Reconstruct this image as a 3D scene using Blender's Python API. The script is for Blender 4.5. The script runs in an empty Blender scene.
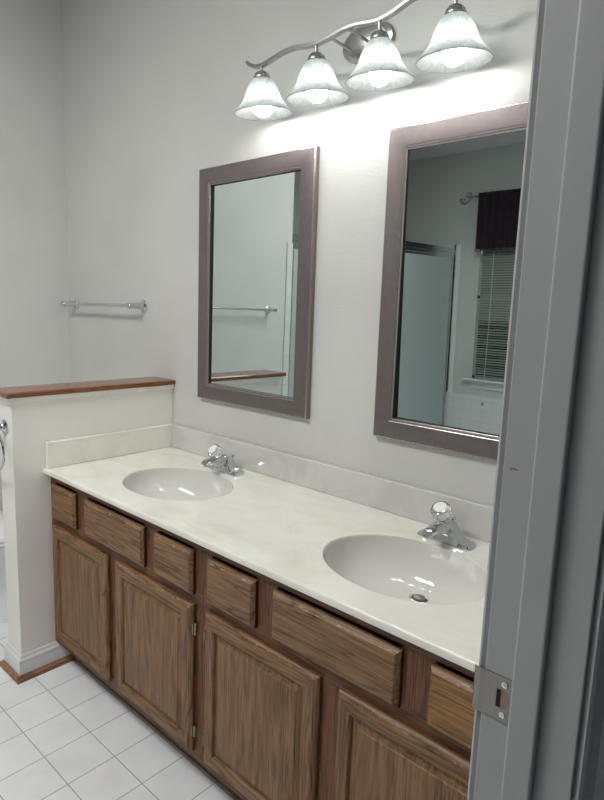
import bpy, bmesh, math, random
from mathutils import Vector, Matrix
random.seed(7)
scene = bpy.context.scene
COL = scene.collection
PI = math.pi

# ------------------------------------------------------------------ camera
CAM = Vector((2.1136, -1.5236, 1.4186))
yaw, pitch, roll, FPX = 0.7267, -0.1538, 0.0358, 587.456
fwd = Vector((-math.sin(yaw)*math.cos(pitch), math.cos(yaw)*math.cos(pitch), math.sin(pitch)))
rt = Vector((math.cos(yaw), math.sin(yaw), 0)); up = rt.cross(fwd)
r2 = rt*math.cos(roll) + up*math.sin(roll)
u2 = -rt*math.sin(roll) + up*math.cos(roll)
cd = bpy.data.cameras.new('camera'); cam = bpy.data.objects.new('camera', cd); COL.objects.link(cam)
mw = Matrix(((r2.x, u2.x, -fwd.x, CAM.x), (r2.y, u2.y, -fwd.y, CAM.y), (r2.z, u2.z, -fwd.z, CAM.z), (0, 0, 0, 1)))
cam.matrix_world = mw
cd.sensor_fit = 'HORIZONTAL'; cd.sensor_width = 36; cd.lens = FPX/604*36
cd.clip_start = 0.02; cd.clip_end = 50
scene.camera = cam

# ------------------------------------------------------------------ world, exposure
BULB = 19.0
FILL = 8.8  # strength of the added overhead fill panel
w = bpy.data.worlds.new('world'); scene.world = w; w.use_nodes = True
w.node_tree.nodes['Background'].inputs[0].default_value = (0.90, 0.95, 1.0, 1)
w.node_tree.nodes['Background'].inputs[1].default_value = 0.03
vs = scene.view_settings
vs.view_transform = 'Standard'; vs.look = 'None'; vs.gamma = 1; vs.use_curve_mapping = False
vs.exposure = 1.25

# ------------------------------------------------------------------ materials
def srgb(r, g, b):
    f = lambda c: (c/255/12.92) if c/255 <= .04045 else ((c/255+.055)/1.055)**2.4
    return (f(r), f(g), f(b), 1)
def mat(name, col=(.8,.8,.8,1), rough=.5, metal=0, **kw):
    m = bpy.data.materials.new(name); m.use_nodes = True
    b = m.node_tree.nodes['Principled BSDF']
    b.inputs['Base Color'].default_value = col; b.inputs['Roughness'].default_value = rough
    b.inputs['Metallic'].default_value = metal
    for k, v in kw.items(): b.inputs[k.replace('_', ' ')].default_value = v
    return m
def N(m, t, **kw):
    n = m.node_tree.nodes.new(t)
    for k, v in kw.items():
        if hasattr(n, k): setattr(n, k, v)
        else: n.inputs[k.replace('_', ' ')].default_value = v
    return n
def L(m, a, b): m.node_tree.links.new(a, b)
def B(m): return m.node_tree.nodes['Principled BSDF']
def coords(m, scale=(1,1,1), loc=(0,0,0), rand=False):
    tc = N(m, 'ShaderNodeTexCoord'); mp = N(m, 'ShaderNodeMapping')
    mp.inputs['Scale'].default_value = scale; mp.inputs['Location'].default_value = loc
    if rand:
        oi = N(m, 'ShaderNodeObjectInfo'); ad = N(m, 'ShaderNodeVectorMath', operation='MULTIPLY_ADD')
        ml = N(m, 'ShaderNodeMath', operation='MULTIPLY'); ml.inputs[1].default_value = 7.3
        L(m, oi.outputs['Random'], ml.inputs[0])
        ad.inputs[1].default_value = (1,1,1)
        L(m, tc.outputs['Object'], ad.inputs[0]); L(m, ml.outputs[0], ad.inputs[2])
        L(m, ad.outputs[0], mp.inputs['Vector'])
    else: L(m, tc.outputs['Object'], mp.inputs['Vector'])
    return mp.outputs[0]
def ramp(m, fac, stops):
    r = N(m, 'ShaderNodeValToRGB'); L(m, fac, r.inputs[0])
    e = r.color_ramp.elements
    while len(e) < len(stops): e.new(.5)
    for el, (p, c) in zip(e, stops): el.position = p; el.color = c
    return r.outputs[0]
def bump(m, h, strength, dist=.01):
    b = N(m, 'ShaderNodeBump'); b.inputs['Strength'].default_value = strength; b.inputs['Distance'].default_value = dist
    L(m, h, b.inputs['Height']); L(m, b.outputs[0], B(m).inputs['Normal'])

def paint(name, col, rough, bs=.12, scale=170, spec=.5):
    m = mat(name, col, rough, Specular_IOR_Level=spec)
    v = coords(m)
    n = N(m, 'ShaderNodeTexNoise', Scale=scale, Detail=2.0); L(m, v, n.inputs['Vector'])
    bump(m, n.outputs[0], bs, .004)
    n2 = N(m, 'ShaderNodeTexNoise', Scale=2.2, Detail=3.0); L(m, v, n2.inputs['Vector'])
    c2 = tuple(x*.93 for x in col[:3])+(1,)
    L(m, ramp(m, n2.outputs[0], [(.35, c2), (.65, col)]), B(m).inputs['Base Color'])
    return m
M = {}
M['wall'] = paint('wall_paint', (.62,.625,.605,1), .36, .22, 150)
M['wall2'] = paint('half_wall_lit_paint', (.87,.86,.81,1), .4, .15, 150)  # creamier than the wall, and lightened to stand in for vanity light
M['wall_l'] = paint('left_wall_lit_paint', (.70,.705,.69,1), .4, .2, 150)  # wall paint lightened to stand in for light from the right
M['ceil'] = paint('ceiling_paint', (.72,.73,.73,1), .8)
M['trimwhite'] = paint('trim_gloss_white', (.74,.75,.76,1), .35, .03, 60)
M['jamb'] = paint('door_jamb_shaded_paint', (.36,.37,.38,1), .42, .05, 60)  # white paint darkened to stand in for the dim doorway
M['porcelain'] = mat('porcelain', (.82,.83,.83,1), .12)

def oak(name, dark, mid, light, axis, rough=.42, figure=1.0, fine=1.0):
    """grain runs along axis 'x' or 'z' or 'y' of the object"""
    m = mat(name, mid, rough, Specular_IOR_Level=.4)
    s = {'x': (1.3, 16, 16), 'z': (16, 16, 1.3), 'y': (16, 1.3, 16)}[axis]
    v = coords(m, s, rand=True)
    n1 = N(m, 'ShaderNodeTexNoise', Scale=1.15, Detail=2.0, Roughness=.5, Distortion=.6); L(m, v, n1.inputs['Vector'])
    mu = N(m, 'ShaderNodeMath', operation='MULTIPLY'); mu.inputs[1].default_value = 9.0*figure; L(m, n1.outputs[0], mu.inputs[0])
    fr = N(m, 'ShaderNodeMath', operation='PINGPONG'); fr.inputs[1].default_value = .5; L(m, mu.outputs[0], fr.inputs[0])
    s2 = {'x': (9, 420, 420), 'z': (420, 420, 9), 'y': (420, 9, 420)}[axis]
    v2 = coords(m, s2, rand=True)
    n2 = N(m, 'ShaderNodeTexNoise', Scale=1.0, Detail=3.0, Roughness=.6); L(m, v2, n2.inputs['Vector'])
    dk = tuple(mid[i]+(dark[i]-mid[i])*min(1, .22+.55*fine) for i in range(3))+(1,)
    c1 = ramp(m, fr.outputs[0], [(.0, dk), (.13, mid), (.5, light)])
    c2 = ramp(m, n2.outputs[0], [(.38, (.34,.31,.28,1)), (.50, (1,1,1,1)), (.75, (1.08,1.06,1.04,1))])
    mx = N(m, 'ShaderNodeMix', data_type='RGBA', blend_type='MULTIPLY'); mx.inputs[0].default_value = .9
    L(m, c1, mx.inputs[6]); L(m, c2, mx.inputs[7]); L(m, mx.outputs[2], B(m).inputs['Base Color'])
    # worn pale flecks
    v3 = coords(m, (1,1,1), rand=True)
    bump(m, n2.outputs[0], .25, .0015)
    return m
D_, M_, L_ = srgb(70,46,28), srgb(124,92,60), srgb(140,107,74)
M['oak_v'] = oak('oak_vertical', D_, M_, L_, 'z')
M['oak_p'] = oak('oak_panel', D_, M_, L_, 'z', fine=0.1, figure=.7)
m = oak('oak_worn_edge', D_, M_, L_, 'x'); M['oak_worn'] = m
v = coords(m, (60, 60, 240), rand=True); n = N(m, 'ShaderNodeTexNoise', Scale=1.0, Detail=4.0, Roughness=.7); L(m, v, n.inputs['Vector'])
mxw = N(m, 'ShaderNodeMix', data_type='RGBA'); L(m, ramp(m, n.outputs[0], [(.57, (0,0,0,1)), (.66, (1,1,1,1))]), mxw.inputs[0])
L(m, B(m).inputs['Base Color'].links[0].from_socket, mxw.inputs[6]); mxw.inputs[7].default_value = srgb(176,154,126); L(m, mxw.outputs[2], B(m).inputs['Base Color'])
M['oak_side'] = mat('oak_dark_side', srgb(52,36,26), .5)  # darker flat tone for the side faces of the drawer fronts
M['oak_h'] = oak('oak_horizontal', D_, M_, L_, 'x')
M['oak_h2'] = oak('oak_golden_horizontal', srgb(84,56,30), srgb(136,100,56), srgb(152,114,66), 'x')
M['oak_fv'] = oak('oak_face_frame', srgb(56,31,17), srgb(102,63,36), srgb(118,74,43), 'z', .38)
M['cap'] = oak('ledge_cap_pine', srgb(66,36,20), srgb(132,82,50), srgb(156,104,68), 'y', .16, 1.6)
M['shoe'] = oak('shoe_moulding_wood', srgb(96,66,44), srgb(150,112,82), srgb(168,128,96), 'y', .45)
M['toe'] = mat('toe_kick', srgb(104,76,54), .6)

def marble(name, base, vein, amt=.6):
    m = mat(name, base, .14, Specular_IOR_Level=.5, Coat_Weight=.35, Coat_Roughness=.06)
    v = coords(m, (2.2, 4.2, 3))
    n = N(m, 'ShaderNodeTexNoise', Scale=1.6, Detail=5.0, Roughness=.55, Distortion=1.4); L(m, v, n.inputs['Vector'])
    L(m, ramp(m, n.outputs[0], [(.38, vein), (.50, base), (.62, tuple(min(1, c*1.03) for c in base[:3])+(1,))]), B(m).inputs['Base Color'])
    return m
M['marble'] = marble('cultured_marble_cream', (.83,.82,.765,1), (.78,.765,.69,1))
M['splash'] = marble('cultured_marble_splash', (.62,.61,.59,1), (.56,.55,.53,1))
M['basin'] = mat('basin_gelcoat', (.70,.69,.66,1), .10, Coat_Weight=.4, Coat_Roughness=.04)

m = mat('floor_tile', (.7,.7,.7,1), .32); M['floor'] = m
TS = .1536
v = coords(m, (1,1,1), (-0.1376, 0.6497, 0))
br = N(m, 'ShaderNodeTexBrick'); br.offset = 0; br.squash = 1
br.inputs['Scale'].default_value = 1; br.inputs['Brick Width'].default_value = TS; br.inputs['Row Height'].default_value = TS
br.inputs['Mortar Size'].default_value = .0018; br.inputs['Mortar Smooth'].default_value = .2; br.inputs['Bias'].default_value = 0
br.inputs['Color1'].default_value = (.86,.88,.90,1); br.inputs['Color2'].default_value = (.83,.85,.87,1); br.inputs['Mortar'].default_value = (.42,.41,.40,1)
L(m, v, br.inputs['Vector'])
n = N(m, 'ShaderNodeTexNoise', Scale=9.0, Detail=4.0); L(m, v, n.inputs['Vector'])
vo = N(m, 'ShaderNodeTexVoronoi', Scale=7.0); L(m, v, vo.inputs['Vector'])
sp = ramp(m, vo.outputs['Distance'], [(.018, (.45,.45,.48,1)), (.03, (1,1,1,1))])
mx = N(m, 'ShaderNodeMix', data_type='RGBA', blend_type='MULTIPLY'); mx.inputs[0].default_value = 1
L(m, br.outputs['Color'], mx.inputs[6]); L(m, ramp(m, n.outputs[0], [(.3, (.92,.92,.93,1)), (.65, (1,1,1,1))]), mx.inputs[7])
mx2 = N(m, 'ShaderNodeMix', data_type='RGBA', blend_type='MULTIPLY'); mx2.inputs[0].default_value = 1
L(m, mx.outputs[2], mx2.inputs[6]); L(m, sp, mx2.inputs[7]); L(m, mx2.outputs[2], B(m).inputs['Base Color'])
bump(m, br.outputs['Fac'], -.4, .002)

def tiles(name, col, size, axes):
    m = mat(name, col, .18)
    tc = N(m, 'ShaderNodeTexCoord'); sx = N(m, 'ShaderNodeSeparateXYZ'); cb = N(m, 'ShaderNodeCombineXYZ')
    L(m, tc.outputs['Object'], sx.inputs[0]); L(m, sx.outputs[axes[0]], cb.inputs[0]); L(m, sx.outputs[axes[1]], cb.inputs[1])
    b = N(m, 'ShaderNodeTexBrick'); b.offset = 0
    b.inputs['Scale'].default_value = 1; b.inputs['Brick Width'].default_value = size; b.inputs['Row Height'].default_value = size
    b.inputs['Mortar Size'].default_value = .0018; b.inputs['Color1'].default_value = col; b.inputs['Color2'].default_value = col
    b.inputs['Mortar'].default_value = (.60,.61,.61,1)
    L(m, cb.outputs[0], b.inputs['Vector']); L(m, b.outputs['Color'], B(m).inputs['Base Color'])
    bump(m, b.outputs['Fac'], -.3, .002)
    return m
M['tile_xz'] = tiles('white_wall_tile_back', (.74,.76,.76,1), .108, (0, 2))
M['tile_yz'] = tiles('white_wall_tile_side', (.74,.76,.76,1), .108, (1, 2))

M['chrome'] = mat('chrome', (.60,.625,.65,1), .06, 1)
M['nickel'] = mat('brushed_nickel', (.46,.455,.45,1), .26, 1)
M['steel'] = mat('worn_steel', (.27,.26,.245,1), .34, 1)
M['brass'] = mat('hinge_brass', (.36,.33,.26,1), .3, 1)
M['dark'] = mat('dark_recess', (.012,.011,.01,1), .8)
M['wornwood'] = mat('raw_wood_in_strike', (.30,.20,.14,1), .8)
M['mirror'] = mat('mirror_silver', (.61,.685,.68,1), .012, 1)
m = mat('pewter_frame', srgb(112,103,102), .42, .45); M['pewter'] = m
v = coords(m, (14, 14, 14)); n = N(m, 'ShaderNodeTexNoise', Scale=4.0, Detail=5.0); L(m, v, n.inputs['Vector'])
L(m, ramp(m, n.outputs[0], [(.3, srgb(110,101,101)), (.7, srgb(116,107,106))]), B(m).inputs['Base Color'])
M['frame_edge'] = mat('frame_bronze_edge', srgb(140,127,117), .35, .5)
M['silver_lip'] = mat('frame_silver_lip', srgb(170,164,164), .25, .9)
m = mat('acrylic_knob', (.96,.97,.97,1), .03, IOR=1.49, Transmission_Weight=.92); M['acrylic'] = m
M['knob_cap'] = mat('knob_insert', (.85,.85,.83,1), .25)
M['frost'] = mat('obscure_glass', (.66,.74,.73,1), .35, Specular_IOR_Level=.6, Transmission_Weight=.35)
M['alu'] = mat('bright_aluminium', (.62,.65,.65,1), .22, 1)
M['blind'] = mat('blind_slat', (.27,.31,.28,1), .5)
M['night'] = mat('night_glass', (.015,.02,.02,1), .05)
M['iron'] = mat('rod_metal', (.16,.14,.12,1), .35, .7)
m = mat('plum_fabric', (.014,.007,.012,1), .85); M['plum'] = m
M['fringe'] = mat('fringe', (.12,.06,.075,1), .9)
# bell glass: alabaster swirl
m = bpy.data.materials.new('alabaster_glass'); m.use_nodes = True; nt = m.node_tree; nt.nodes.remove(B(m)); M['bell'] = m
out = nt.nodes['Material Output']
v = coords(m, (1,1,1)); n = N(m, 'ShaderNodeTexNoise', Scale=16.0, Detail=4.0, Distortion=2.2); L(m, v, n.inputs['Vector'])
cr = ramp(m, n.outputs[0], [(.40, (.24,.26,.26,1)), (.50, (.29,.305,.30,1)), (.58, (.25,.27,.268,1))])
cr2 = ramp(m, n.outputs[0], [(.40, (.52,.56,.56,1)), (.50, (.66,.685,.68,1)), (.58, (.56,.60,.595,1))])
tr = N(m, 'ShaderNodeBsdfTranslucent'); df = N(m, 'ShaderNodeBsdfDiffuse'); gl = N(m, 'ShaderNodeBsdfGlossy'); gl.inputs['Roughness'].default_value = .12
L(m, cr2, tr.inputs[0]); L(m, cr, df.inputs[0])
m1 = N(m, 'ShaderNodeMixShader'); m1.inputs[0].default_value = .42; L(m, tr.outputs[0], m1.inputs[1]); L(m, df.outputs[0], m1.inputs[2])
m2 = N(m, 'ShaderNodeMixShader'); m2.inputs[0].default_value = .05; L(m, m1.outputs[0], m2.inputs[1]); L(m, gl.outputs[0], m2.inputs[2])
L(m, m2.outputs[0], out.inputs[0])
m = mat('bulb_glow', (1,1,1,1), .5); M['bulb'] = m
B(m).inputs['Emission Color'].default_value = (1.0, .985, .94, 1); B(m).inputs['Emission Strength'].default_value = BULB

# ------------------------------------------------------------------ mesh helpers (all shapes given in world coordinates)
def wloc(o):
    p = Vector((0,0,0))
    while o: p += o.location; o = o.parent
    return p
def tagset(o, label=None, cat=None, group=None, kind=None):
    if label: o['label'] = label
    if cat: o['category'] = cat
    if group: o['group'] = group
    if kind: o['kind'] = kind
    return o
def thing(name, label, cat, loc, group=None, kind=None):
    o = bpy.data.objects.new(name, None); COL.objects.link(o); o.location = loc; o.empty_display_size = .05
    return tagset(o, label, cat, group, kind)
def obj(name, bm, mats, parent=None, origin=None, smooth=False, bevel=0, seg=2, angle=35):
    if not isinstance(mats, (list, tuple)): mats = [mats]
    org = Vector(origin) if origin is not None else (wloc(parent) if parent else Vector((0,0,0)))
    bmesh.ops.recalc_face_normals(bm, faces=bm.faces[:])
    bmesh.ops.translate(bm, verts=bm.verts[:], vec=-org)
    me = bpy.data.meshes.new(name); bm.to_mesh(me); bm.free()
    for mm in mats: me.materials.append(M[mm] if isinstance(mm, str) else mm)
    o = bpy.data.objects.new(name, me); COL.objects.link(o)
    if parent: o.parent = parent; o.location = org - wloc(parent)
    else: o.location = org
    if smooth:
        for p in me.polygons: p.use_smooth = True
        me.set_sharp_from_angle(angle=math.radians(angle))
    if bevel:
        b = o.modifiers.new('bevel', 'BEVEL'); b.width = bevel; b.segments = seg; b.limit_method = 'ANGLE'; b.angle_limit = math.radians(40)
    return o
def box(bm, x0, x1, y0, y1, z0, z1, mi=0):
    x0, x1 = sorted((x0, x1)); y0, y1 = sorted((y0, y1)); z0, z1 = sorted((z0, z1))
    vs_ = [bm.verts.new((x, y, z)) for x in (x0, x1) for y in (y0, y1) for z in (z0, z1)]
    for f in ((0,1,3,2), (4,6,7,5), (0,4,5,1), (2,3,7,6), (0,2,6,4), (1,5,7,3)):
        bm.faces.new([vs_[i] for i in f]).material_index = mi
    return bm
def BX(*a, **k): return box(bmesh.new(), *a, **k)
def loft(bm, rings, cap=True, mi=0, close=True):
    R = [[bm.verts.new(p) for p in r] for r in rings]; n = len(R[0])
    for a, b in zip(R, R[1:]):
        for i in range(n if close else n-1):
            j = (i+1) % n; bm.faces.new((a[i], a[j], b[j], b[i])).material_index = mi
    if cap and close:
        bm.faces.new(R[0][::-1]).material_index = mi; bm.faces.new(R[-1]).material_index = mi
    return R
def basis(d):
    d = Vector(d).normalized(); a = Vector((0,0,1)) if abs(d.z) < .9 else Vector((1,0,0))
    s = d.cross(a).normalized(); t = s.cross(d).normalized(); return d, s, t
def lathe(bm, c, d, prof, n=32, cap=True, mi=0):
    """prof: list of (distance along d, radius)"""
    d, s, t = basis(d); c = Vector(c)
    rings = [[c + d*h + (s*math.cos(2*PI*i/n) + t*math.sin(2*PI*i/n))*max(r, 1e-5) for i in range(n)] for h, r in prof]
    loft(bm, rings, cap, mi); return bm
def tube(bm, pts, r, n=10, mi=0, sy=1.0):
    pts = [Vector(p) for p in pts]; rings = []
    for k, p in enumerate(pts):
        d = (pts[min(k+1, len(pts)-1)] - pts[max(k-1, 0)]); d, s, t = basis(d)
        rr = r[k] if isinstance(r, (list, tuple)) else r
        rings.append([p + (s*math.cos(2*PI*i/n)*sy + t*math.sin(2*PI*i/n))*rr for i in range(n)])
    loft(bm, rings, True, mi); return bm
def catmull(pts, k=8):
    P = [Vector(p) for p in pts]; P = [2*P[0]-P[1]] + P + [2*P[-1]-P[-2]]; o = []
    for i in range(1, len(P)-2):
        for j in range(k):
            t = j/k; a, b, c, d = P[i-1:i+3]
            o.append(.5*((2*b) + (-a+c)*t + (2*a-5*b+4*c-d)*t*t + (-a+3*b-3*c+d)*t**3))
    o.append(P[-2]); return o
def prism_y(bm, prof, y0, y1, mi=0):   # prof in (x,z)
    loft(bm, [[(x, y0, z) for x, z in prof], [(x, y1, z) for x, z in prof]], True, mi); return bm

# ================================================================== STRUCTURE
XL, XR, XO, YF, ZC = -.929, 1.853, 1.963, -4.113, 2.90
XS = -1.78; YS = -1.70        # shower alcove
PY, PW = -.683, .1144         # half wall
JY = -.88                     # jamb face
def struct(name, bm, m, label=None, **k):
    o = obj(name, bm, m, **k); o['kind'] = 'structure'
    if label: o['label'] = label
    return o
struct('floor', BX(XS-.1, 3.2, YF-.1, .1, -.06, 0), 'floor', 'white square tile floor with thin grey grout lines')
struct('ceiling', BX(XS-.1, XO, YF-.1, .1, ZC, ZC+.06), 'ceil', 'flat pale ceiling seen in the right mirror')
struct('wall_back', BX(XS-.1, XO, 0, .1, 0, ZC), 'wall', 'pale grey painted wall behind the vanity and mirrors')
struct('wall_left', BX(XL-.11, XL, YS, 0, 0, ZC), 'wall_l', 'pale grey painted side wall at the far left')
struct('wall_shower', BX(XS-.1, XS, YF, YS, 0, ZC), 'wall', 'inner wall of the shower')
struct('trim_7', BX(XS, XS+.010, YF+.013, YS, 0, 1.99), 'tile_yz', 'white tiles on the inner wall of the shower')
struct('wall_front', BX(XS-.1, XO, YF-.1, YF, 0, ZC), 'wall', 'pale wall with the window, seen in the right mirror')
struct('wall_right', BX(XR, XO, JY+.019, 0, 0, ZC), 'wall', 'wall beside the doorway on the right')
struct('wall_doorway', BX(XR, XO, YF, -1.70, 0, ZC), 'wall', 'wall on the far side of the doorway')
struct('wall_header', BX(XR, XO, -1.70, JY+.019, 2.06, ZC), 'wall', 'wall above the doorway')
# half wall with its cap
pony = struct('wall_divider', BX(-PW, 0, PY, -.0005, 0, 1.074), 'wall2', 'low half wall at the left end of the vanity')
bm = bmesh.new()
loft(bm, [[(x, y, z) for x, z in ((-PW-.02, 1.0745), (.02, 1.0745), (.0225, 1.079), (.0225, 1.090), (.019, 1.0942), (-PW-.019, 1.0942), (-PW-.0225, 1.090), (-PW-.0225, 1.079))] for y in (-.001, PY-.0215)], True)
obj('ledge_cap', bm, 'cap', pony, bevel=.002)['label'] = 'varnished reddish brown wooden ledge cap'
def offset_ring(d):  # rectangle round the half wall at distance d, open at back
    return [(-PW-d, -.001), (-PW-d, PY-d), (d, PY-d), (d, -.001)]
def wrap(bm, prof, full=True):
    rings = [[(x, y, z) for x, y in (offset_ring(d) if full else offset_ring(d))] for d, z in prof]
    loft(bm, rings, False, 0, close=False); return bm
bm = bmesh.new()
wrap(bm, [(.0003, 1.046), (.0045, 1.046), (.0050, 1.050), (.0035, 1.0525), (.0045, 1.056), (.0075, 1.060), (.0125, 1.066), (.0150, 1.071), (.0150, 1.0742), (.0003, 1.0742)])
obj('cap_molding', bm, 'wall2', pony, smooth=True, angle=30)
def wrap_y(bm, prof, yend):
    rings = []
    for d, z in prof:
        rings.append([(-PW-d, -.001, z), (-PW-d, PY-d, z), (d, PY-d, z), (d, yend, z)])
    loft(bm, rings, False, 0, close=False); return bm
bm = wrap_y(bmesh.new(), [(.0003, 0), (.013, 0), (.013, .062), (.0115, .066), (.0135, .070), (.0125, .078), (.007, .084), (.0065, .090), (.004, .0945), (.0003, .096)], -.489)
struct('baseboard_divider', bm, 'trimwhite', 'white baseboard with rounded top edge round the foot of the half wall', smooth=True, angle=30)
bm = wrap_y(bmesh.new(), [(.0132, 0), (.0290, 0), (.0290, .008), (.0265, .015), (.020, .020), (.0132, .0215)], -.489)
struct('trim_1', bm, 'shoe', 'brown wooden shoe moulding along the foot of the white baseboard', smooth=True, angle=30)
struct('baseboard_left', BX(XL, XL+.013, YS, 0, 0, .09), 'trimwhite', bevel=.003)
struct('baseboard_back', BX(XL+.013, -PW-.014, -.013, 0, 0, .09), 'trimwhite', bevel=.003)

# doorway: latch jamb, stop, casings, strike plate
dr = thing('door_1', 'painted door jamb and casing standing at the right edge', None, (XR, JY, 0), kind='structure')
obj('jamb', BX(XR, XO, JY, JY+.019, 0, 2.04), 'jamb', dr, bevel=.0015)['label'] = 'white painted latch side jamb, greyed to imitate shade'
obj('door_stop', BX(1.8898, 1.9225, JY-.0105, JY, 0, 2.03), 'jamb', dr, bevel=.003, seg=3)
bm = bmesh.new()
cs = [(0, .006), (.007, .0035), (.0105, .0065), (.0105, .012), (.0125, .016), (.0125, .050), (.010, .056), (.010, .062), (0, .064)]  # (thickness, distance from opening)
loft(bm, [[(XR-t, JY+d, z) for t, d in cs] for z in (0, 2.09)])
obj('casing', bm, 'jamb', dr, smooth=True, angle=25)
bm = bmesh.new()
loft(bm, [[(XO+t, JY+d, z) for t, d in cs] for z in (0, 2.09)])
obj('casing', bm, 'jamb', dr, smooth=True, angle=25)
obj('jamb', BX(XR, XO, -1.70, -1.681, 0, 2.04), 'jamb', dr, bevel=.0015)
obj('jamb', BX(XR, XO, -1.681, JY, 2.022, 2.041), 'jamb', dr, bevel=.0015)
# strike plate: face against the jamb, lip curling round the bathroom edge; z .936-.993
z0, z1 = .940, .997
bm = bmesh.new()
def slab_yx(bm, x0, x1, ya, yb, z0, z1): box(bm, x0, x1, ya, yb, z0, z1)
hx0, hx1, hz0, hz1 = 1.8705, 1.8825, z0+.017, z1-.017
yp0, yp1 = JY-.0016, JY-.0001
N_ = 10
# plate with a D shaped hole, built as strips
box(bm, XR, hx0, yp0, yp1, z0, z1); 
box(bm, hx0, 1.8893, yp0, yp1, z0, hz0); box(bm, hx0, 1.8893, yp0, yp1, hz1, z1)
zc = (z0+z1)/2; hr = (hz1-hz0)/2
arc = [(hx1-.004+math.cos(a)*.0075, zc+math.sin(a)*hr) for a in [(-.5+i/12)*PI for i in range(13)]]
rg = []
for y in (yp0, yp1):
    rg.append([(x, y, z) for x, z in arc] + [(1.8893, y, hz1), (1.8893, y, hz0)])
loft(bm, rg)
lip = [(1.8535, -.0008), (1.849, -.0012), (1.844, -.0008), (1.8415, .0004), (1.8400, .0022), (1.8392, .005)]
prof = [(x, JY+d-.0008) for x, d in lip] + [(x+.0008, JY+d+.0008) for x, d in reversed(lip)]
zz = lambda t: t
rings = [[(x, y, z) for x, y in prof] for z in (z0, z0+.0015, z1-.0015, z1)]
loft(bm, rings)
sp_ = obj('strike_plate', bm, 'steel', dr, bevel=.0004); sp_['label'] = 'dull worn metal strike plate'
obj('latch_hole', BX(hx0-.001, hx1+.0045, JY-.0006, JY-.00005, hz0-.001, hz1+.001), 'wornwood', sp_)
obj('latch_hole', BX(hx0-.001, hx0+.0048, JY-.0009, JY-.0006, hz0-.001, hz1+.001), 'dark', sp_)
for zc_ in (z0+.009, z1-.009):
    bm = lathe(bmesh.new(), (1.8795, JY-.0018, zc_), (0,-1,0), [(-.0002, .0042), (.0006, .0040), (.0009, .0028)], 16)
    box(bm, 1.8775, 1.8815, JY-.0030, JY-.0026, zc_-.0004, zc_+.0004); box(bm, 1.8791, 1.8799, JY-.0030, JY-.0026, zc_-.002, zc_+.002)
    obj('screw', bm, 'chrome', sp_, smooth=True)

bm = bmesh.new()
for a_, b_, c_ in ((0, 0, .0020), (.0035, .0006, .0013), (.0062, -.0003, .0008)): box(bm, 1.8625+a_-.0016, 1.8625+a_+.0016, JY-.0003, JY-.00005, 1.248+b_-c_*.8, 1.248+b_+c_*.8)
obj('scuff', bm, 'wornwood', dr)['label'] = 'small brown scuff on the paint'

# window in the front wall, seen in the mirror
wn = thing('window_1', 'white framed window behind half open blinds, seen in the right mirror', None, (-.18, YF, .66), kind='structure')
WX0, WX1, WZ0, WZ1 = -.655, .30, .665, 2.30
bm = bmesh.new()
for a in ((WX0, WX0+.03, WZ0, WZ1), (WX1-.03, WX1, WZ0, WZ1), (WX0, WX1, WZ0, WZ0+.03), (WX0, WX1, WZ1-.03, WZ1), (WX0, WX1, 1.47, 1.50)):
    box(bm, a[0], a[1], YF+.001, YF+.022, a[2], a[3])
obj('window_frame', bm, 'alu', wn)
obj('pane', BX(WX0+.03, WX1-.03, YF+.002, YF+.008, WZ0+.03, WZ1-.03), 'night', wn)
obj('window_sill', BX(WX0-.085, WX1+.085, YF+.001, YF+.075, .640, .664), 'trimwhite', wn, bevel=.006)
obj('apron', BX(WX0-.03, WX1+.03, YF+.001, YF+.016, .560, .640), 'trimwhite', wn, bevel=.004)
# tile dado below the window, tile jambs of the shower
struct('trim_2', BX(XL+.012, XR, YF, YF+.012, 0, .484), 'tile_xz', 'white square tiles below the window, seen in the right mirror')
struct('trim_3', BX(XL-.02, XL+.055, YF+.0005, YF+.012, .485, 2.01), 'tile_xz', 'narrow white tile strip beside the shower door, seen in the right mirror')
struct('trim_4', BX(XL+.0005, XL+.010, YS, YS+.055, .09, 1.90), 'tile_yz', 'narrow white tile strip at the end of the left wall, seen in the left mirror')
struct('trim_5', BX(XS, XL, YF+.0005, YF+.012, 0, 2.01), 'tile_xz', 'white tiles inside the shower')

# ================================================================== VANITY CABINETS
YFF = -.5515   # face frame front
YD = -.5705    # door faces
def panel_front(bm, x0, x1, z0, z1, yb, yf, lip=.010, mi=0):
    """slab with a routed (stepped and sloped) edge"""
    prof = [(0, yb), (0, yf+.010), (.002, yf+.007), (.0035, yf+.0055), (lip, yf+.0005), (lip+.002, yf)]
    rings = [[(x0+d, y, z0+d), (x1-d, y, z0+d), (x1-d, y, z1-d), (x0+d, y, z1-d)] for d, y in prof]
    R = loft(bm, rings, True, mi)
    top = {v for r in R[3:5] for v in r}
    for f in bm.faces:
        if len(f.verts) == 4 and all(v in top for v in f.verts) and f.calc_center_median().z > z1-.012: f.material_index = 2
def ring_strip(bm, x0, x1, z0, z1, prof):
    """frame of rails (material 1, horizontal grain) and stiles (material 0) following prof (inset, y)"""
    R = [[bm.verts.new(p) for p in ((x0+d, y, z0+d), (x1-d, y, z0+d), (x1-d, y, z1-d), (x0+d, y, z1-d))] for d, y in prof]
    for k, (a, b) in enumerate(zip(R, R[1:])):
        for i in range(4):
            j = (i+1) % 4; bm.faces.new((a[i], a[j], b[j], b[i])).material_index = 2 if (k in (2, 3) and i == 2) else (1 if i in (0, 2) else 0)
    return R
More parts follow.
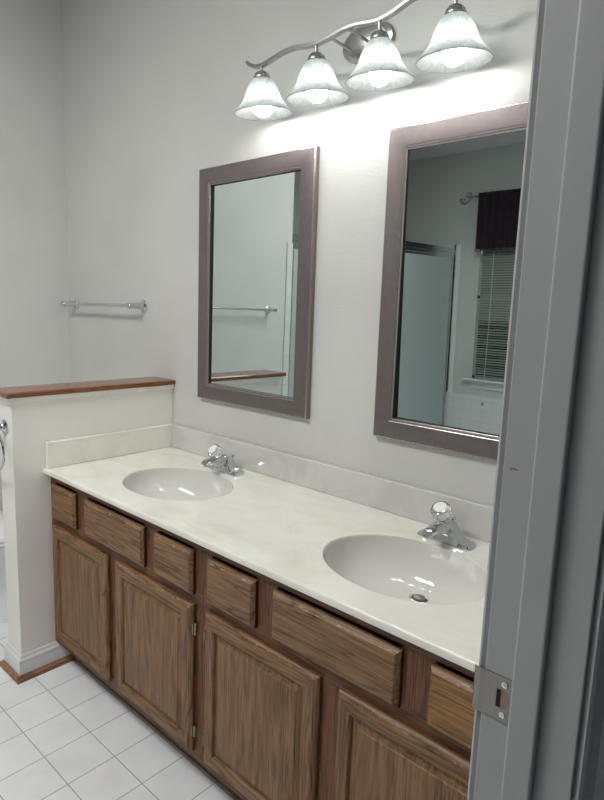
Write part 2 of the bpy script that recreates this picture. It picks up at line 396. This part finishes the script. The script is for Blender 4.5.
def make_door(parent, x0, x1, hinge=None, label=None):
    z0, z1 = .128, .587
    bm = bmesh.new(); S = .043
    R = ring_strip(bm, x0, x1, z0, z1, [(.001, YFF-.0005), (.0, YD+.010), (.003, YD+.006), (.004, YD+.0045), (.010, YD+.0005), (.012, YD), (S-.006, YD), (S-.003, YD+.0015), (S, YD+.006), (S+.001, YD+.0095)])
    bm.faces.new(R[0][::-1]); 
    d = obj('door', bm, ['oak_v', 'oak_h', 'oak_worn'], parent, origin=(x0, YFF, z0), smooth=True, angle=12)
    if label: d['label'] = label
    bm = bmesh.new()
    rings = [[(x0+q, y, z0+q), (x1-q, y, z0+q), (x1-q, y, z1-q), (x0+q, y, z1-q)] for q, y in ((S-.0005, YD+.012), (S-.0005, YD+.0085), (S+.006, YD+.0080), (S+.018, YD+.0032), (S+.020, YD+.0012), (S+.022, YD+.0010))]
    loft(bm, rings, True)
    obj('door_panel', bm, 'oak_p', d, origin=(x0, YFF, z0), smooth=True, angle=8)
    if hinge is not None:
        for zc in (.515, .195):
            s = 1 if hinge == 'r' else -1; xe = x1 if hinge == 'r' else x0
            bm = bmesh.new()
            box(bm, xe, xe+s*.014, YFF-.0022, YFF-.0003, zc-.020, zc+.020)
            lathe(bm, (xe+s*.0055, YFF-.006, zc-.018), (0,0,1), [(0, .0036), (.036, .0036)], 12)
            box(bm, xe+s*.001, xe+s*.004, YFF-.014, YFF-.004, zc-.015, zc+.015)
            obj('hinge', bm, 'brass', d, smooth=True)
    return d
def make_drawer(parent, name, x0, x1, m='oak_h', label=None):
    bm = bmesh.new(); panel_front(bm, x0, x1, .6165, .745, YFF-.0005, YD, .009)
    bm.normal_update()
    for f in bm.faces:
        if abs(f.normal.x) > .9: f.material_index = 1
    o = obj(name, bm, [m, 'oak_side', 'oak_worn'], parent, origin=(x0, YFF, .6165), smooth=True, angle=12)
    if label: o['label'] = label
def cabinet(name_x0, x1, openings_top, openings_bot, label):
    x0 = name_x0
    t = thing('vanity_cabinet', label, 'cabinet', ((x0+x1)/2, -.30, 0), 'oak base cabinets under the countertop')
    bm = bmesh.new()
    box(bm, x0, x0+.015, YFF+.019, -.002, .098, .7815); box(bm, x1-.015, x1, YFF+.019, -.002, .098, .7815)
    box(bm, x0+.015, x1-.015, YFF+.019, -.002, .098, .112); box(bm, x0+.015, x1-.015, -.012, -.002, .112, .7815)
    obj('carcass', bm, 'oak_fv', t)
    # face frame: rails and stiles with real openings
    bm = bmesh.new(); yb, yf = YFF+.019, YFF
    box(bm, x0, x1, yf, yb, .752, .7815, 1); box(bm, x0, x1, yf, yb, .098, .135, 1); box(bm, x0, x1, yf, yb, .578, .625, 1)
    for a, b in openings_top: box(bm, a, b, yf, yb, .625, .752, 0)
    for a, b in openings_bot: box(bm, a, b, yf, yb, .135, .578, 0)
    obj('face_frame', bm, ['oak_fv', 'oak_fh'], t, origin=(x0, YFF, .1), bevel=.0006)
    obj('toe_kick', BX(x0, x1, -.489, -.476, 0, .098), 'toe', t)
    return t
M['oak_fh'] = oak('oak_face_rail', srgb(56,31,17), srgb(102,63,36), srgb(118,74,43), 'x', .38)
XM = .9095
c1 = cabinet(.0005, XM, [(.0005, .042), (.200, .285), (.625, .698), (.866, XM)], [(.0005, .042), (.412, .48), (.868, XM)],
             'left half of the brown oak vanity base, against the low half wall')
make_drawer(c1, 'drawer_front', .034, .208); make_drawer(c1, 'false_front', .277, .634); make_drawer(c1, 'drawer_front', .690, .875)
make_door(c1, .034, .4195); make_door(c1, .472, .877, 'r')
c2 = cabinet(XM+.0006, XR-.001, [(XM+.0006, .948), (1.118, 1.195), (1.542, 1.626), (1.79, XR-.001)], [(XM+.0006, .943), (1.335, 1.407), (1.80, XR-.001)],
             'right half of the brown oak vanity base, running behind the door jamb')
make_drawer(c2, 'drawer_front', .940, 1.1255); make_drawer(c2, 'false_front', 1.187, 1.5505)
make_drawer(c2, 'drawer_front', 1.6175, 1.800, 'oak_h2', 'yellower golden oak drawer front beside the jamb')
make_door(c2, .934, 1.3425, 'l'); make_door(c2, 1.399, 1.805, 'r')

# ================================================================== COUNTERTOP WITH TWO BASINS
H, YC, TC = .80, -.5785, .018
SINKS = [(.470, -.316), (1.396, -.314)]; SA, SB = .221, .173
ct = thing('countertop', 'long cream cultured marble vanity top with two moulded basins', 'countertop', (.92, -.29, H))
bm = bmesh.new()
cells = [(.0012, .931), (.931, XR-.0012)]
yb, yf = -.0012, YC+.005
NS = 120
for (cx, cy), (xa, xb) in zip(SINKS, cells):
    angs = sorted([2*PI*i/NS for i in range(NS)] + [math.atan2((y-cy)/SB, (x-cx)/SA) % (2*PI) for x in (xa, xb) for y in (yb, yf)])
    inner, mid, outer = [], [], []
    for a in angs:
        dx, dy = SA*math.cos(a), SB*math.sin(a)
        ts = []
        if dx > 1e-9: ts.append((xb-cx)/dx)
        if dx < -1e-9: ts.append((xa-cx)/dx)
        if dy > 1e-9: ts.append((yb-cy)/dy)
        if dy < -1e-9: ts.append((yf-cy)/dy)
        t = min(ts); inner.append((cx+dx, cy+dy, H)); outer.append((cx+dx*t, cy+dy*t, H))
    loft(bm, [inner, outer], False)
bmesh.ops.remove_doubles(bm, verts=bm.verts[:], dist=1e-5)
# rounded front edge and underside
fr = [(YC+.005, H), (YC+.0025, H-.0006), (YC+.0008, H-.0025), (YC, H-.006), (YC, H-TC+.003), (YC+.001, H-TC), (YFF-.0, H-TC)]
xs = [.0012, XR-.0012]
loft(bm, [[(x, y, z) for x in xs] for y, z in fr], False, close=False)
for x in xs:
    vv = [bm.verts.new((x, y, z)) for y, z in fr] + [bm.verts.new((x, yb, H-TC)), bm.verts.new((x, yb, H))]
    bm.faces.new(vv)
bmesh.ops.remove_doubles(bm, verts=bm.verts[:], dist=1e-5)
cs_ = obj('counter_slab', bm, 'marble', ct, smooth=True, angle=50)
for p in cs_.data.polygons:
    if abs(p.normal.z) > .99: p.use_smooth = False
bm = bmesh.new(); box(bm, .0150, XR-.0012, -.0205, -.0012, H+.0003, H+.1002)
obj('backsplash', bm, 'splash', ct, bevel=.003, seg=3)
bm = bmesh.new(); box(bm, .0012, .0206, YC+.009, -.0012, H+.0003, H+.1002)
obj('side_splash', bm, 'marble', ct, bevel=.003, seg=3)
for k, (cx, cy) in enumerate(SINKS):
    bm = bmesh.new(); rings = []
    DEP = .122
    pr = [(1.0, .0), (.996, .0004), (.990, .0018), (.984, .0045)]
    for i in range(1, 26):
        d = i/25; s = .982*(1-d**2.3)**(1/2.3) if d < 1 else 0
        pr.append((max(s, .10), .0045 + (DEP-.0045)*d))
        if s < .12: break
    for s, dz in pr:
        sh = .098*(1-s)**1.0*(1 if dz > .002 else 0)
        rings.append([(cx+SA*s*math.cos(2*PI*i/NS), cy+sh+SB*s*math.sin(2*PI*i/NS), H-dz) for i in range(NS)])
    s_, dz_ = pr[-1]; ycd = cy+.098*(1-s_); zb = H-dz_
    rings.append([(cx+.023*math.cos(2*PI*i/NS), ycd+.023*math.sin(2*PI*i/NS), zb-.002) for i in range(NS)])
    loft(bm, rings, False); bmesh.ops.reverse_faces(bm, faces=bm.faces[:])
    bs = obj('sink_basin', bm, 'basin', ct, origin=(cx, cy, H-.1), smooth=True, angle=60)
    bm = lathe(bmesh.new(), (cx, ycd, zb-.006), (0,0,1), [(0, .026), (.004, .0275), (.0065, .0265), (.007, .0225), (.0045, .0205), (.001, .0195)], 40, cap=True)
    dn = obj('drain', bm, 'chrome', bs, smooth=True)
    bm = lathe(bmesh.new(), (cx, ycd, zb-.004), (0,0,1), [(0, .0155), (.006, .0165), (.0085, .0155), (.0105, .010), (.011, .001)], 40)
    obj('stopper', bm, 'steel', bs, smooth=True)

# ================================================================== FAUCETS
def faucet(cx, cy, tilt, lean, label):
    t = thing('faucet', label, 'faucet', (cx, cy, H), None)
    z = H+.0005
    bm = bmesh.new(); rings = []
    def hh(a):
        a = abs(a)
        u = min(1, max(0, (a-.008)/.056)); return .010 + .048*(1-u*u*(3-2*u))**1.25
        u = min(1, (a-.026)/.048); return .0461*(1-u)**1.5 + .0075
    for i in range(33):
        x = -.079 + .158*i/32; a = abs(x); h = hh(x); w_ = .027 if a < .06 else .027 - (a-.06)*.22
        if a > .0755: h *= .75; w_ *= .93
        tp = w_*(.80 if h < .015 else .62)
        rings.append([(cx+x, cy-w_, z), (cx+x, cy-w_, z+min(.005, h*.5)), (cx+x, cy-tp-.003, z+h*.93), (cx+x, cy-tp*.5, z+h), (cx+x, cy+tp*.5, z+h), (cx+x, cy+tp+.003, z+h*.93), (cx+x, cy+w_, z+min(.005, h*.5)), (cx+x, cy+w_, z)])
    loft(bm, rings)
    obj('body', bm, 'chrome', t, smooth=True, angle=35)
    bm = bmesh.new(); rings = []
    for y, zt, zb_, w_ in ((.004, .058, .012, .021), (-.022, .062, .020, .0205), (-.045, .063, .034, .019), (-.070, .062, .043, .0175), (-.090, .060, .044, .0165), (-.102, .058, .043, .0155), (-.108, .053, .042, .0135)):
        hgt = zt-zb_
        rings.append([(cx-w_, cy+y, z+zb_+.002), (cx-w_, cy+y, z+zt-hgt*.35), (cx-w_*.72, cy+y, z+zt-.0015), (cx, cy+y, z+zt), (cx+w_*.72, cy+y, z+zt-.0015), (cx+w_, cy+y, z+zt-hgt*.35), (cx+w_, cy+y, z+zb_+.002), (cx+w_*.6, cy+y, z+zb_), (cx-w_*.6, cy+y, z+zb_)])
    loft(bm, rings)
    sp = obj('spout', bm, 'chrome', t, smooth=True, angle=40)
    obj('aerator', lathe(bmesh.new(), (cx, cy-.094, z+.033), (0,0,1), [(0, .0095), (.001, .0105), (.015, .011)], 20), 'chrome', sp, smooth=True)
    ax = Vector((math.sin(lean), -math.sin(tilt), math.cos(tilt))).normalized()
    b0 = Vector((cx, cy-.014, z+.049))
    kb = obj('knob', lathe(bmesh.new(), b0+ax*.022, ax, [(0, .012), (.004, .013), (.010, .0155), (.017, .0235), (.026, .0285), (.036, .0285), (.042, .0255), (.044, .020)], 12), 'acrylic', t)
    kb['label'] = 'clear faceted acrylic knob'
    obj('knob_stem', lathe(bmesh.new(), b0, ax, [(0, .019), (.010, .0185), (.014, .014), (.019, .0125), (.0225, .0100)], 28), 'chrome', t, smooth=True)
    obj('knob_cap', lathe(bmesh.new(), b0+ax*.0662, ax, [(0, .0180), (.0015, .0180), (.003, .013)], 24), 'knob_cap', kb, smooth=True)
    bm = lathe(bmesh.new(), (cx+.002, cy+.032, z), (0,0,1), [(0, .0028), (.050, .0028), (.0505, .0065), (.054, .0072), (.058, .0060), (.059, .002)], 16)
    obj('lift_rod', bm, 'chrome', t, smooth=True)
faucet(.468, -.092, math.radians(48), math.radians(-4), 'chrome faucet with acrylic knob tipped forward, behind the left basin beside the low wall')
faucet(1.392, -.092, math.radians(30), math.radians(0), 'chrome faucet with upright acrylic knob behind the right basin, nearest the door jamb')

# ================================================================== MIRRORS
def mirror(x0, x1, z0, z1, gy, gp, label):
    t = thing('wall_mirror', label, 'mirror', ((x0+x1)/2, 0, z0), 'pewter framed mirrors over the vanity')
    yb = -.0008; W = .066
    prof = [(0, yb), (0, -.0085), (.0015, -.0095), (.0015, -.0125), (.0005, -.0135), (.0005, -.0175), (.0025, -.0215), (.005, -.0222),
            (W-.012, -.0222), (W-.010, -.0215), (W-.008, -.0200), (W-.006, -.0215), (W-.003, -.0205), (W, -.0180), (W+.0005, -.0165), (W+.001, -.001)]
    mi = [1, 1, 1, 1, 1, 2, 2, 0, 0, 2, 0, 0, 2, 2, 3]
    bm = bmesh.new()
    R = [[bm.verts.new(p) for p in ((x0+d, y, z0+d), (x1-d, y, z0+d), (x1-d, y, z1-d), (x0+d, y, z1-d))] for d, y in prof]
    for k, (a, b) in enumerate(zip(R, R[1:])):
        for i in range(4):
            j = (i+1) % 4; bm.faces.new((a[i], a[j], b[j], b[i])).material_index = mi[k]
    obj('frame', bm, ['pewter', 'frame_edge', 'silver_lip', 'dark'], t, smooth=True, angle=20)
    g = bmesh.new(); box(g, x0+W-.001, x1-W+.001, -.0015, .0, z0+W-.001, z1-W+.001)
    c = Vector(((x0+x1)/2, -.0010, (z0+z1)/2))
    # the silvered sheet sits slightly askew in its rebate, as it does in the photo
    Rm = Matrix.Rotation(gy, 4, 'Z') @ Matrix.Rotation(gp, 4, 'X')
    cc = Vector((c.x, -.0095, c.z))
    for v_ in g.verts: v_.co = cc + (Rm @ (v_.co - c))
    gl_ = obj('mirror_glass', g, 'mirror', t)
    return t
mirror(.1985, .7991, 1.042, 1.941, math.radians(-.4), -math.radians(.2)*-1*-1, 'left rectangular pewter framed mirror, nearer the towel bar, hanging above the left basin')
mirror(1.0795, 1.6826, 1.032, 1.944, math.radians(-.5), math.radians(.8), 'right rectangular pewter framed mirror, half cut off by the jamb, reflecting the window')

# ================================================================== VANITY LIGHT
LX = [.652, .882, 1.106, 1.329]; LY = -.13
vl = thing('vanity_light', 'four light vanity fixture with wavy nickel bar and glass bell shades', 'light fixture', (.978, 0, 2.21))
bm = bmesh.new(); rings = []
for s, y in ((1.0, -.0008), (1.0, -.006), (.96, -.011), (.80, -.015), (.78, -.0185), (.5, -.023), (.05, -.0245)):
    rings.append([(.975+.094*s*math.cos(2*PI*i/48), y, 2.208+.055*s*math.sin(2*PI*i/48)) for i in range(48)])
loft(bm, rings)
obj('backplate', bm, 'nickel', vl, smooth=True, angle=25)
wp = [(.583, 2.206), (.598, 2.194), (.622, 2.183), (.652, 2.179), (.70, 2.187), (.745, 2.195), (.80, 2.196), (.845, 2.189), (.882, 2.186), (.93, 2.190), (.98, 2.198), (1.03, 2.198), (1.07, 2.192), (1.106, 2.190), (1.15, 2.197), (1.20, 2.212), (1.25, 2.214), (1.29, 2.200), (1.329, 2.190), (1.37, 2.196), (1.405, 2.212)]
path = catmull([(x, LY, z) for x, z in wp], 5)
bm = bmesh.new(); rings = []
for k, q in enumerate(path):
    d = (path[min(k+1, len(path)-1)]-path[max(k-1, 0)]).normalized(); nrm = Vector((-d.z, 0, d.x)); yy = Vector((0,1,0))
    tpr = 1.0 if 3 < k < len(path)-4 else .75
    rings.append([q + nrm*a*.0055*tpr + yy*b*.0085*tpr for a, b in ((-1,-.8), (-.6,-1), (.6,-1), (1,-.8), (1,.8), (.6,1), (-.6,1), (-1,.8))])
loft(bm, rings)
obj('wavy_bar', bm, 'nickel', vl, smooth=True, angle=25)
for x, zz_ in ((.935, 2.190), (.998, 2.198)):
    obj('support_rod', tube(bmesh.new(), [(x, -.012, zz_-.003), (x, LY, zz_-.001)], .0045, 14), 'nickel', vl, smooth=True)
bell = [(.1015, .022), (.1005, .027), (.097, .0325), (.0928, .0368), (.086, .0415), (.0788, .0455), (.070, .050), (.061, .0535), (.052, .0567), (.0438, .060), (.035, .065), (.026, .072), (.017, .080), (.009, .0875), (.003, .0930), (0, .0948)]
for x in LX:
    piv = Vector((x, LY, 2.165)); axd = Vector((0, -math.sin(math.radians(5.5)), math.cos(math.radians(5.5))))
    rimc = piv - axd*.126
    obj('socket_cup', lathe(bmesh.new(), rimc+axd*.0985, axd, [(0, .0255), (.002, .0268), (.008, .0262), (.016, .0235), (.022, .0175), (.025, .009), (.027, .0055), (.048, .005)], 28), 'nickel', vl, smooth=True, angle=40)
    inn = [(h-.001, r-.0035) for h, r in bell]
    bm = lathe(bmesh.new(), rimc, axd, bell + [(-.0015, .0935)] + inn[::-1], 56, cap=False)
    sh = obj('bell_shade', bm, 'bell', vl, origin=(x, LY, 2.04), smooth=True, angle=70); sh['label'] = 'frosted alabaster glass bell shade'
    bb = [(0, .001), (.0015, .010), (.007, .0205), (.016, .0280), (.028, .0310), (.040, .0290), (.050, .0235), (.058, .0175), (.064, .0150)]
    obj('light_bulb', lathe(bmesh.new(), rimc-axd*.012, axd, bb, 28), 'bulb', sh, smooth=True, angle=80)['label'] = 'glowing white bulb'
    obj('bulb_base', lathe(bmesh.new(), rimc+axd*.0520, axd, [(0, .0148), (.046, .0135)], 20), 'knob_cap', sh, smooth=True)

cl = thing('fill_panel', 'added flat fill light panel in front of the vanity, out of view', 'added fill light', (.50, -1.85, ZC))  # added source, never in view, brightening counter, floor and cabinets
obj('fill_frame', BX(-.14, 1.14, -2.19, -1.51, ZC-.020, ZC-.0005), 'trimwhite', cl, bevel=.004)
m = mat('fill_glow', (.9,.9,.9,1), .5); M['fill_face'] = m
B(m).inputs['Emission Color'].default_value = (1, .985, .95, 1); B(m).inputs['Emission Strength'].default_value = FILL
obj('lens', BX(-.10, 1.10, -2.15, -1.55, ZC-.024, ZC-.0205), 'fill_face', cl)  # glowing underside of the added panel

# ================================================================== TOWEL BARS AND RING
def towel_bar(p0, p1, out, label, cat='towel bar'):
    p0, p1, out = Vector(p0), Vector(p1), Vector(out)
    t = thing('towel_bar', label, cat, (p0+p1)/2)
    for q in (p0, p1):
        bm = lathe(bmesh.new(), q+out*.0005, out, [(0, .0270), (.003, .0272), (.006, .0235), (.008, .0200), (.010, .0160)], 32)
        fl = obj('flange', bm, 'chrome', t, smooth=True, angle=40)
        bm = lathe(bmesh.new(), q+out*.009, out, [(0, .0165), (.020, .0145), (.046, .0122), (.048, .0132), (.072, .0128), (.077, .0095), (.0785, .002)], 24)
        obj('post', bm, 'chrome', fl, smooth=True, angle=40)
    a = p0+out*.0655; b = p1+out*.0655
    obj('bar', tube(bmesh.new(), [a, b], .0078, 20), 'satin', t, smooth=True)
    return t
M['satin'] = mat('satin_steel_bar', (.66,.66,.63,1), .24, 1)
towel_bar((-.834, 0, 1.402), (-.217, 0, 1.406), (0,-1,0), 'short chrome towel bar on the back wall above the low half wall')
towel_bar((XL, -1.475, 1.412), (XL, -.865, 1.412), (1,0,0), 'chrome towel bar on the left wall, seen only in the left mirror')

tr_ = thing('towel_ring', 'chrome towel ring on the end of the low half wall, cut off by the frame', 'towel ring', (-.062, PY, .96))
c = Vector((-.060, PY, .962))
obj('flange', lathe(bmesh.new(), c+Vector((0,-.0005,0)), (0,-1,0), [(0, .0265), (.003, .027), (.006, .0235), (.009, .018), (.014, .0135), (.028, .0115), (.040, .0125), (.046, .0105), (.048, .003)], 32), 'chrome', tr_, smooth=True, angle=40)
rc = Vector((c.x-.006, PY-.036, c.z-.083))
bm = bmesh.new(); nR = 56; rings = []
for i in range(nR):
    a = 2*PI*i/nR; rd = Vector((math.cos(a), 0, math.sin(a)))
    rings.append([rc + rd*(.076+.0042*math.cos(2*PI*j/10)) + Vector((0, .0042*math.sin(2*PI*j/10), 0)) for j in range(10)])
rings.append(rings[0]); loft(bm, rings, False); bmesh.ops.remove_doubles(bm, verts=bm.verts[:], dist=1e-6)
obj('ring', bm, 'chrome', tr_, smooth=True)

# ================================================================== TOILET (behind the half wall)
TX = -.50
tl = thing('toilet', 'white toilet with closed lid behind the low half wall', 'toilet', (TX, -.35, 0))
def egg(cx, y0, y1, hw, z, n=40):
    cy = (y0+y1)/2; ry = (y1-y0)/2
    return [(cx+hw*math.cos(2*PI*i/n)*(1-.10*math.sin(2*PI*i/n)*-1*(-1)), cy+ry*math.sin(2*PI*i/n), z) for i in range(n)]
bm = bmesh.new()
loft(bm, [egg(TX, -.60, -.10, .115, .001), egg(TX, -.60, -.10, .112, .03), egg(TX, -.585, -.11, .098, .10), egg(TX, -.60, -.12, .105, .18), egg(TX, -.655, -.13, .145, .27), egg(TX, -.695, -.14, .178, .35), egg(TX, -.705, -.14, .185, .385), egg(TX, -.700, -.145, .180, .392)])
obj('bowl', bm, 'porcelain', tl, smooth=True, angle=40)
bm = bmesh.new(); loft(bm, [egg(TX, -.705, -.22, .182, .394), egg(TX, -.712, -.22, .188, .400), egg(TX, -.710, -.22, .187, .410)])
obj('seat', bm, 'porcelain', tl, smooth=True, angle=40)
bm = bmesh.new(); loft(bm, [egg(TX, -.706, -.22, .184, .412), egg(TX, -.712, -.22, .188, .416), egg(TX, -.708, -.225, .186, .430), egg(TX, -.69, -.24, .172, .436)])
obj('lid', bm, 'porcelain', tl, smooth=True, angle=40)
obj('tank', BX(TX-.22, TX+.22, -.20, -.015, .375, .71), 'porcelain', tl, bevel=.02, seg=4)
obj('tank_lid', BX(TX-.228, TX+.228, -.21, -.012, .711, .745), 'porcelain', tl, bevel=.008, seg=3)
obj('flush_lever', tube(bmesh.new(), [(TX-.16, -.202, .66), (TX-.16, -.225, .66), (TX-.10, -.230, .655)], .006, 10), 'chrome', tl, smooth=True)

# ================================================================== SHOWER, BLINDS, VALANCE (seen in the mirrors)
sd = thing('shower_enclosure', 'chrome framed frosted glass shower doors, seen in the mirrors', 'shower door', (XL-.02, -2.9, 0))
y0, y1 = YF+.0125, YS-.003
bm = bmesh.new()
for za, zb_, xo in ((1.895, 1.925, .004), (1.925, 1.950, .012), (1.950, 1.975, .006)): box(bm, XL-.045-xo*.2, XL-.012+xo, y0, y1, za, zb_)
obj('top_rail', bm, 'alu', sd, bevel=.003)
bm = bmesh.new(); box(bm, XL-.045, XL-.008, y0, y1, .101, .135); obj('bottom_track', bm, 'alu', sd, bevel=.003)
for ya, yb_ in ((y0, y0+.03), (y1-.03, y1)):
    bm = bmesh.new(); box(bm, XL-.040, XL-.010, ya, yb_, .135, 1.895); obj('wall_jamb', bm, 'alu', sd, bevel=.003)
ym = (y0+y1)/2
for xa, ya, yb_ in ((-.026, y0+.032, ym+.03), (-.040, ym-.03, y1-.032)):
    bm = bmesh.new(); box(bm, XL+xa, XL+xa+.006, ya+.02, yb_-.02, .16, 1.88); pn = obj('glass_panel', bm, 'frost', sd)
    bm = bmesh.new()
    for q in ((ya, ya+.022), (yb_-.022, yb_)): box(bm, XL+xa-.003, XL+xa+.009, q[0], q[1], .137, 1.893)
    for q in ((.137, .162), (1.870, 1.893)): box(bm, XL+xa-.003, XL+xa+.009, ya+.022, yb_-.022, q[0], q[1])
    obj('panel_frame', bm, 'alu', pn, bevel=.002)
struct('trim_6', BX(XL-.09, XL+.01, y0, y1, 0, .10), 'tile_yz', 'tiled shower curb')

bl = thing('window_blinds', 'pale horizontal blinds, half open, seen in the right mirror', 'blinds', (-.18, YF+.04, 2.28))
bm = bmesh.new(); nS = 62
for i in range(nS):
    z = .700 + i*.0245
    tilt = 1.15 if i > 22 else (.75 if i % 4 else .35)
    dy, dz = .0115*math.cos(tilt), .0115*math.sin(tilt)
    loft(bm, [[(x, YF+.037-dy, z+dz), (x, YF+.037, z+.0022), (x, YF+.037+dy, z-dz), (x, YF+.037, z+.0012)] for x in (WX0+.035, WX1-.035)])
obj('slats', bm, 'blind', bl)
obj('headrail', BX(WX0+.032, WX1-.032, YF+.024, YF+.052, 2.235, 2.268), 'blind', bl)
obj('bottom_rail', BX(WX0+.035, WX1-.035, YF+.026, YF+.048, .672, .688), 'blind', bl)
obj('pull_cord', tube(bmesh.new(), [(-.50, YF+.054, 2.23), (-.495, YF+.056, 1.3), (-.492, YF+.088, .66), (-.490, YF+.088, .44)], .0022, 8), 'trimwhite', bl)
obj('cord_tassel', lathe(bmesh.new(), (-.490, YF+.088, .405), (0,0,1), [(0, .008), (.02, .007), (.036, .003)], 12), 'shoe', bl)

cr_ = thing('curtain_rod', 'dark scroll ended curtain rod over the window, seen in the right mirror', 'curtain rod', (-.18, YF+.08, 2.445))
YR = YF+.08; ZR = 2.452
obj('rod', tube(bmesh.new(), [(-.735, YR, ZR), (.40, YR, ZR)], .007, 14), 'iron', cr_, smooth=True)
for s, xe in ((-1, -.735), (1, .40)):
    def spiral(cx_, cz_, r0, a0, turns, sgn):
        return [(cx_+s*math.cos(a0+sgn*t*turns*2*PI)*r0*(1-.75*t), YR, cz_+math.sin(a0+sgn*t*turns*2*PI)*r0*(1-.75*t)) for t in [i/26 for i in range(27)]]
    pts = spiral(xe+s*.052, ZR+.012, .034, -2.4, 1.35, -1); pts2 = spiral(xe+s*.112, ZR-.030, .036, .6, 1.35, -1)
    bm = bmesh.new(); tube(bm, pts, .0042, 8); tube(bm, catmull([(xe, YR, ZR), (xe+s*.03, YR, ZR-.018), (xe+s*.065, YR, ZR-.050), (xe+s*.10, YR, ZR-.066), (xe+s*.14, YR, ZR-.010)], 4), .0045, 8); tube(bm, pts2, .0042, 8)
    obj('scroll_finial', bm, 'iron', cr_, smooth=True)
for x in (-.70, .37):
    bm = bmesh.new(); box(bm, x-.010, x+.010, YF+.0005, YF+.006, ZR-.03, ZR+.03); tube(bm, [(x, YF+.004, ZR-.009), (x, YR, ZR-.009)], .005, 8)
    obj('bracket', bm, 'iron', cr_)
vp = thing('valance', 'dark plum gathered valance with fringed hem over the window, seen in the right mirror', 'valance', (-.18, YR, 1.93))
bm = bmesh.new(); rows = []
for k in range(9):
    f_ = k/8; z = 2.470-(2.470-1.945)*f_; row_f, row_b = [], []
    for i in range(161):
        u = i/160; x = -.662+.985*u
        a = .012+.007*f_
        y = YR + .034 + a*math.sin(u*2*PI*15+.6*math.sin(u*17)) * (1 if k != 0 else .7)
        row_f.append((x, y+.010, z + (.004*math.sin(u*190) if k == 0 else 0)))
    rows.append(row_f + [(x, y-.003, z) for x, y, z in reversed(row_f)])
loft(bm, rows, True)
obj('cloth', bm, 'plum', vp, smooth=True, angle=60)
bm = bmesh.new()
for i in range(110):
    u = (i+.5)/110; x = -.662+.985*u; y = YR+.0425+.019*math.sin(u*2*PI*15+.6*math.sin(u*17))
    box(bm, x-.003, x+.003, y-.001, y+.001, 1.918, 1.946)
obj('fringe', bm, 'fringe', vp)
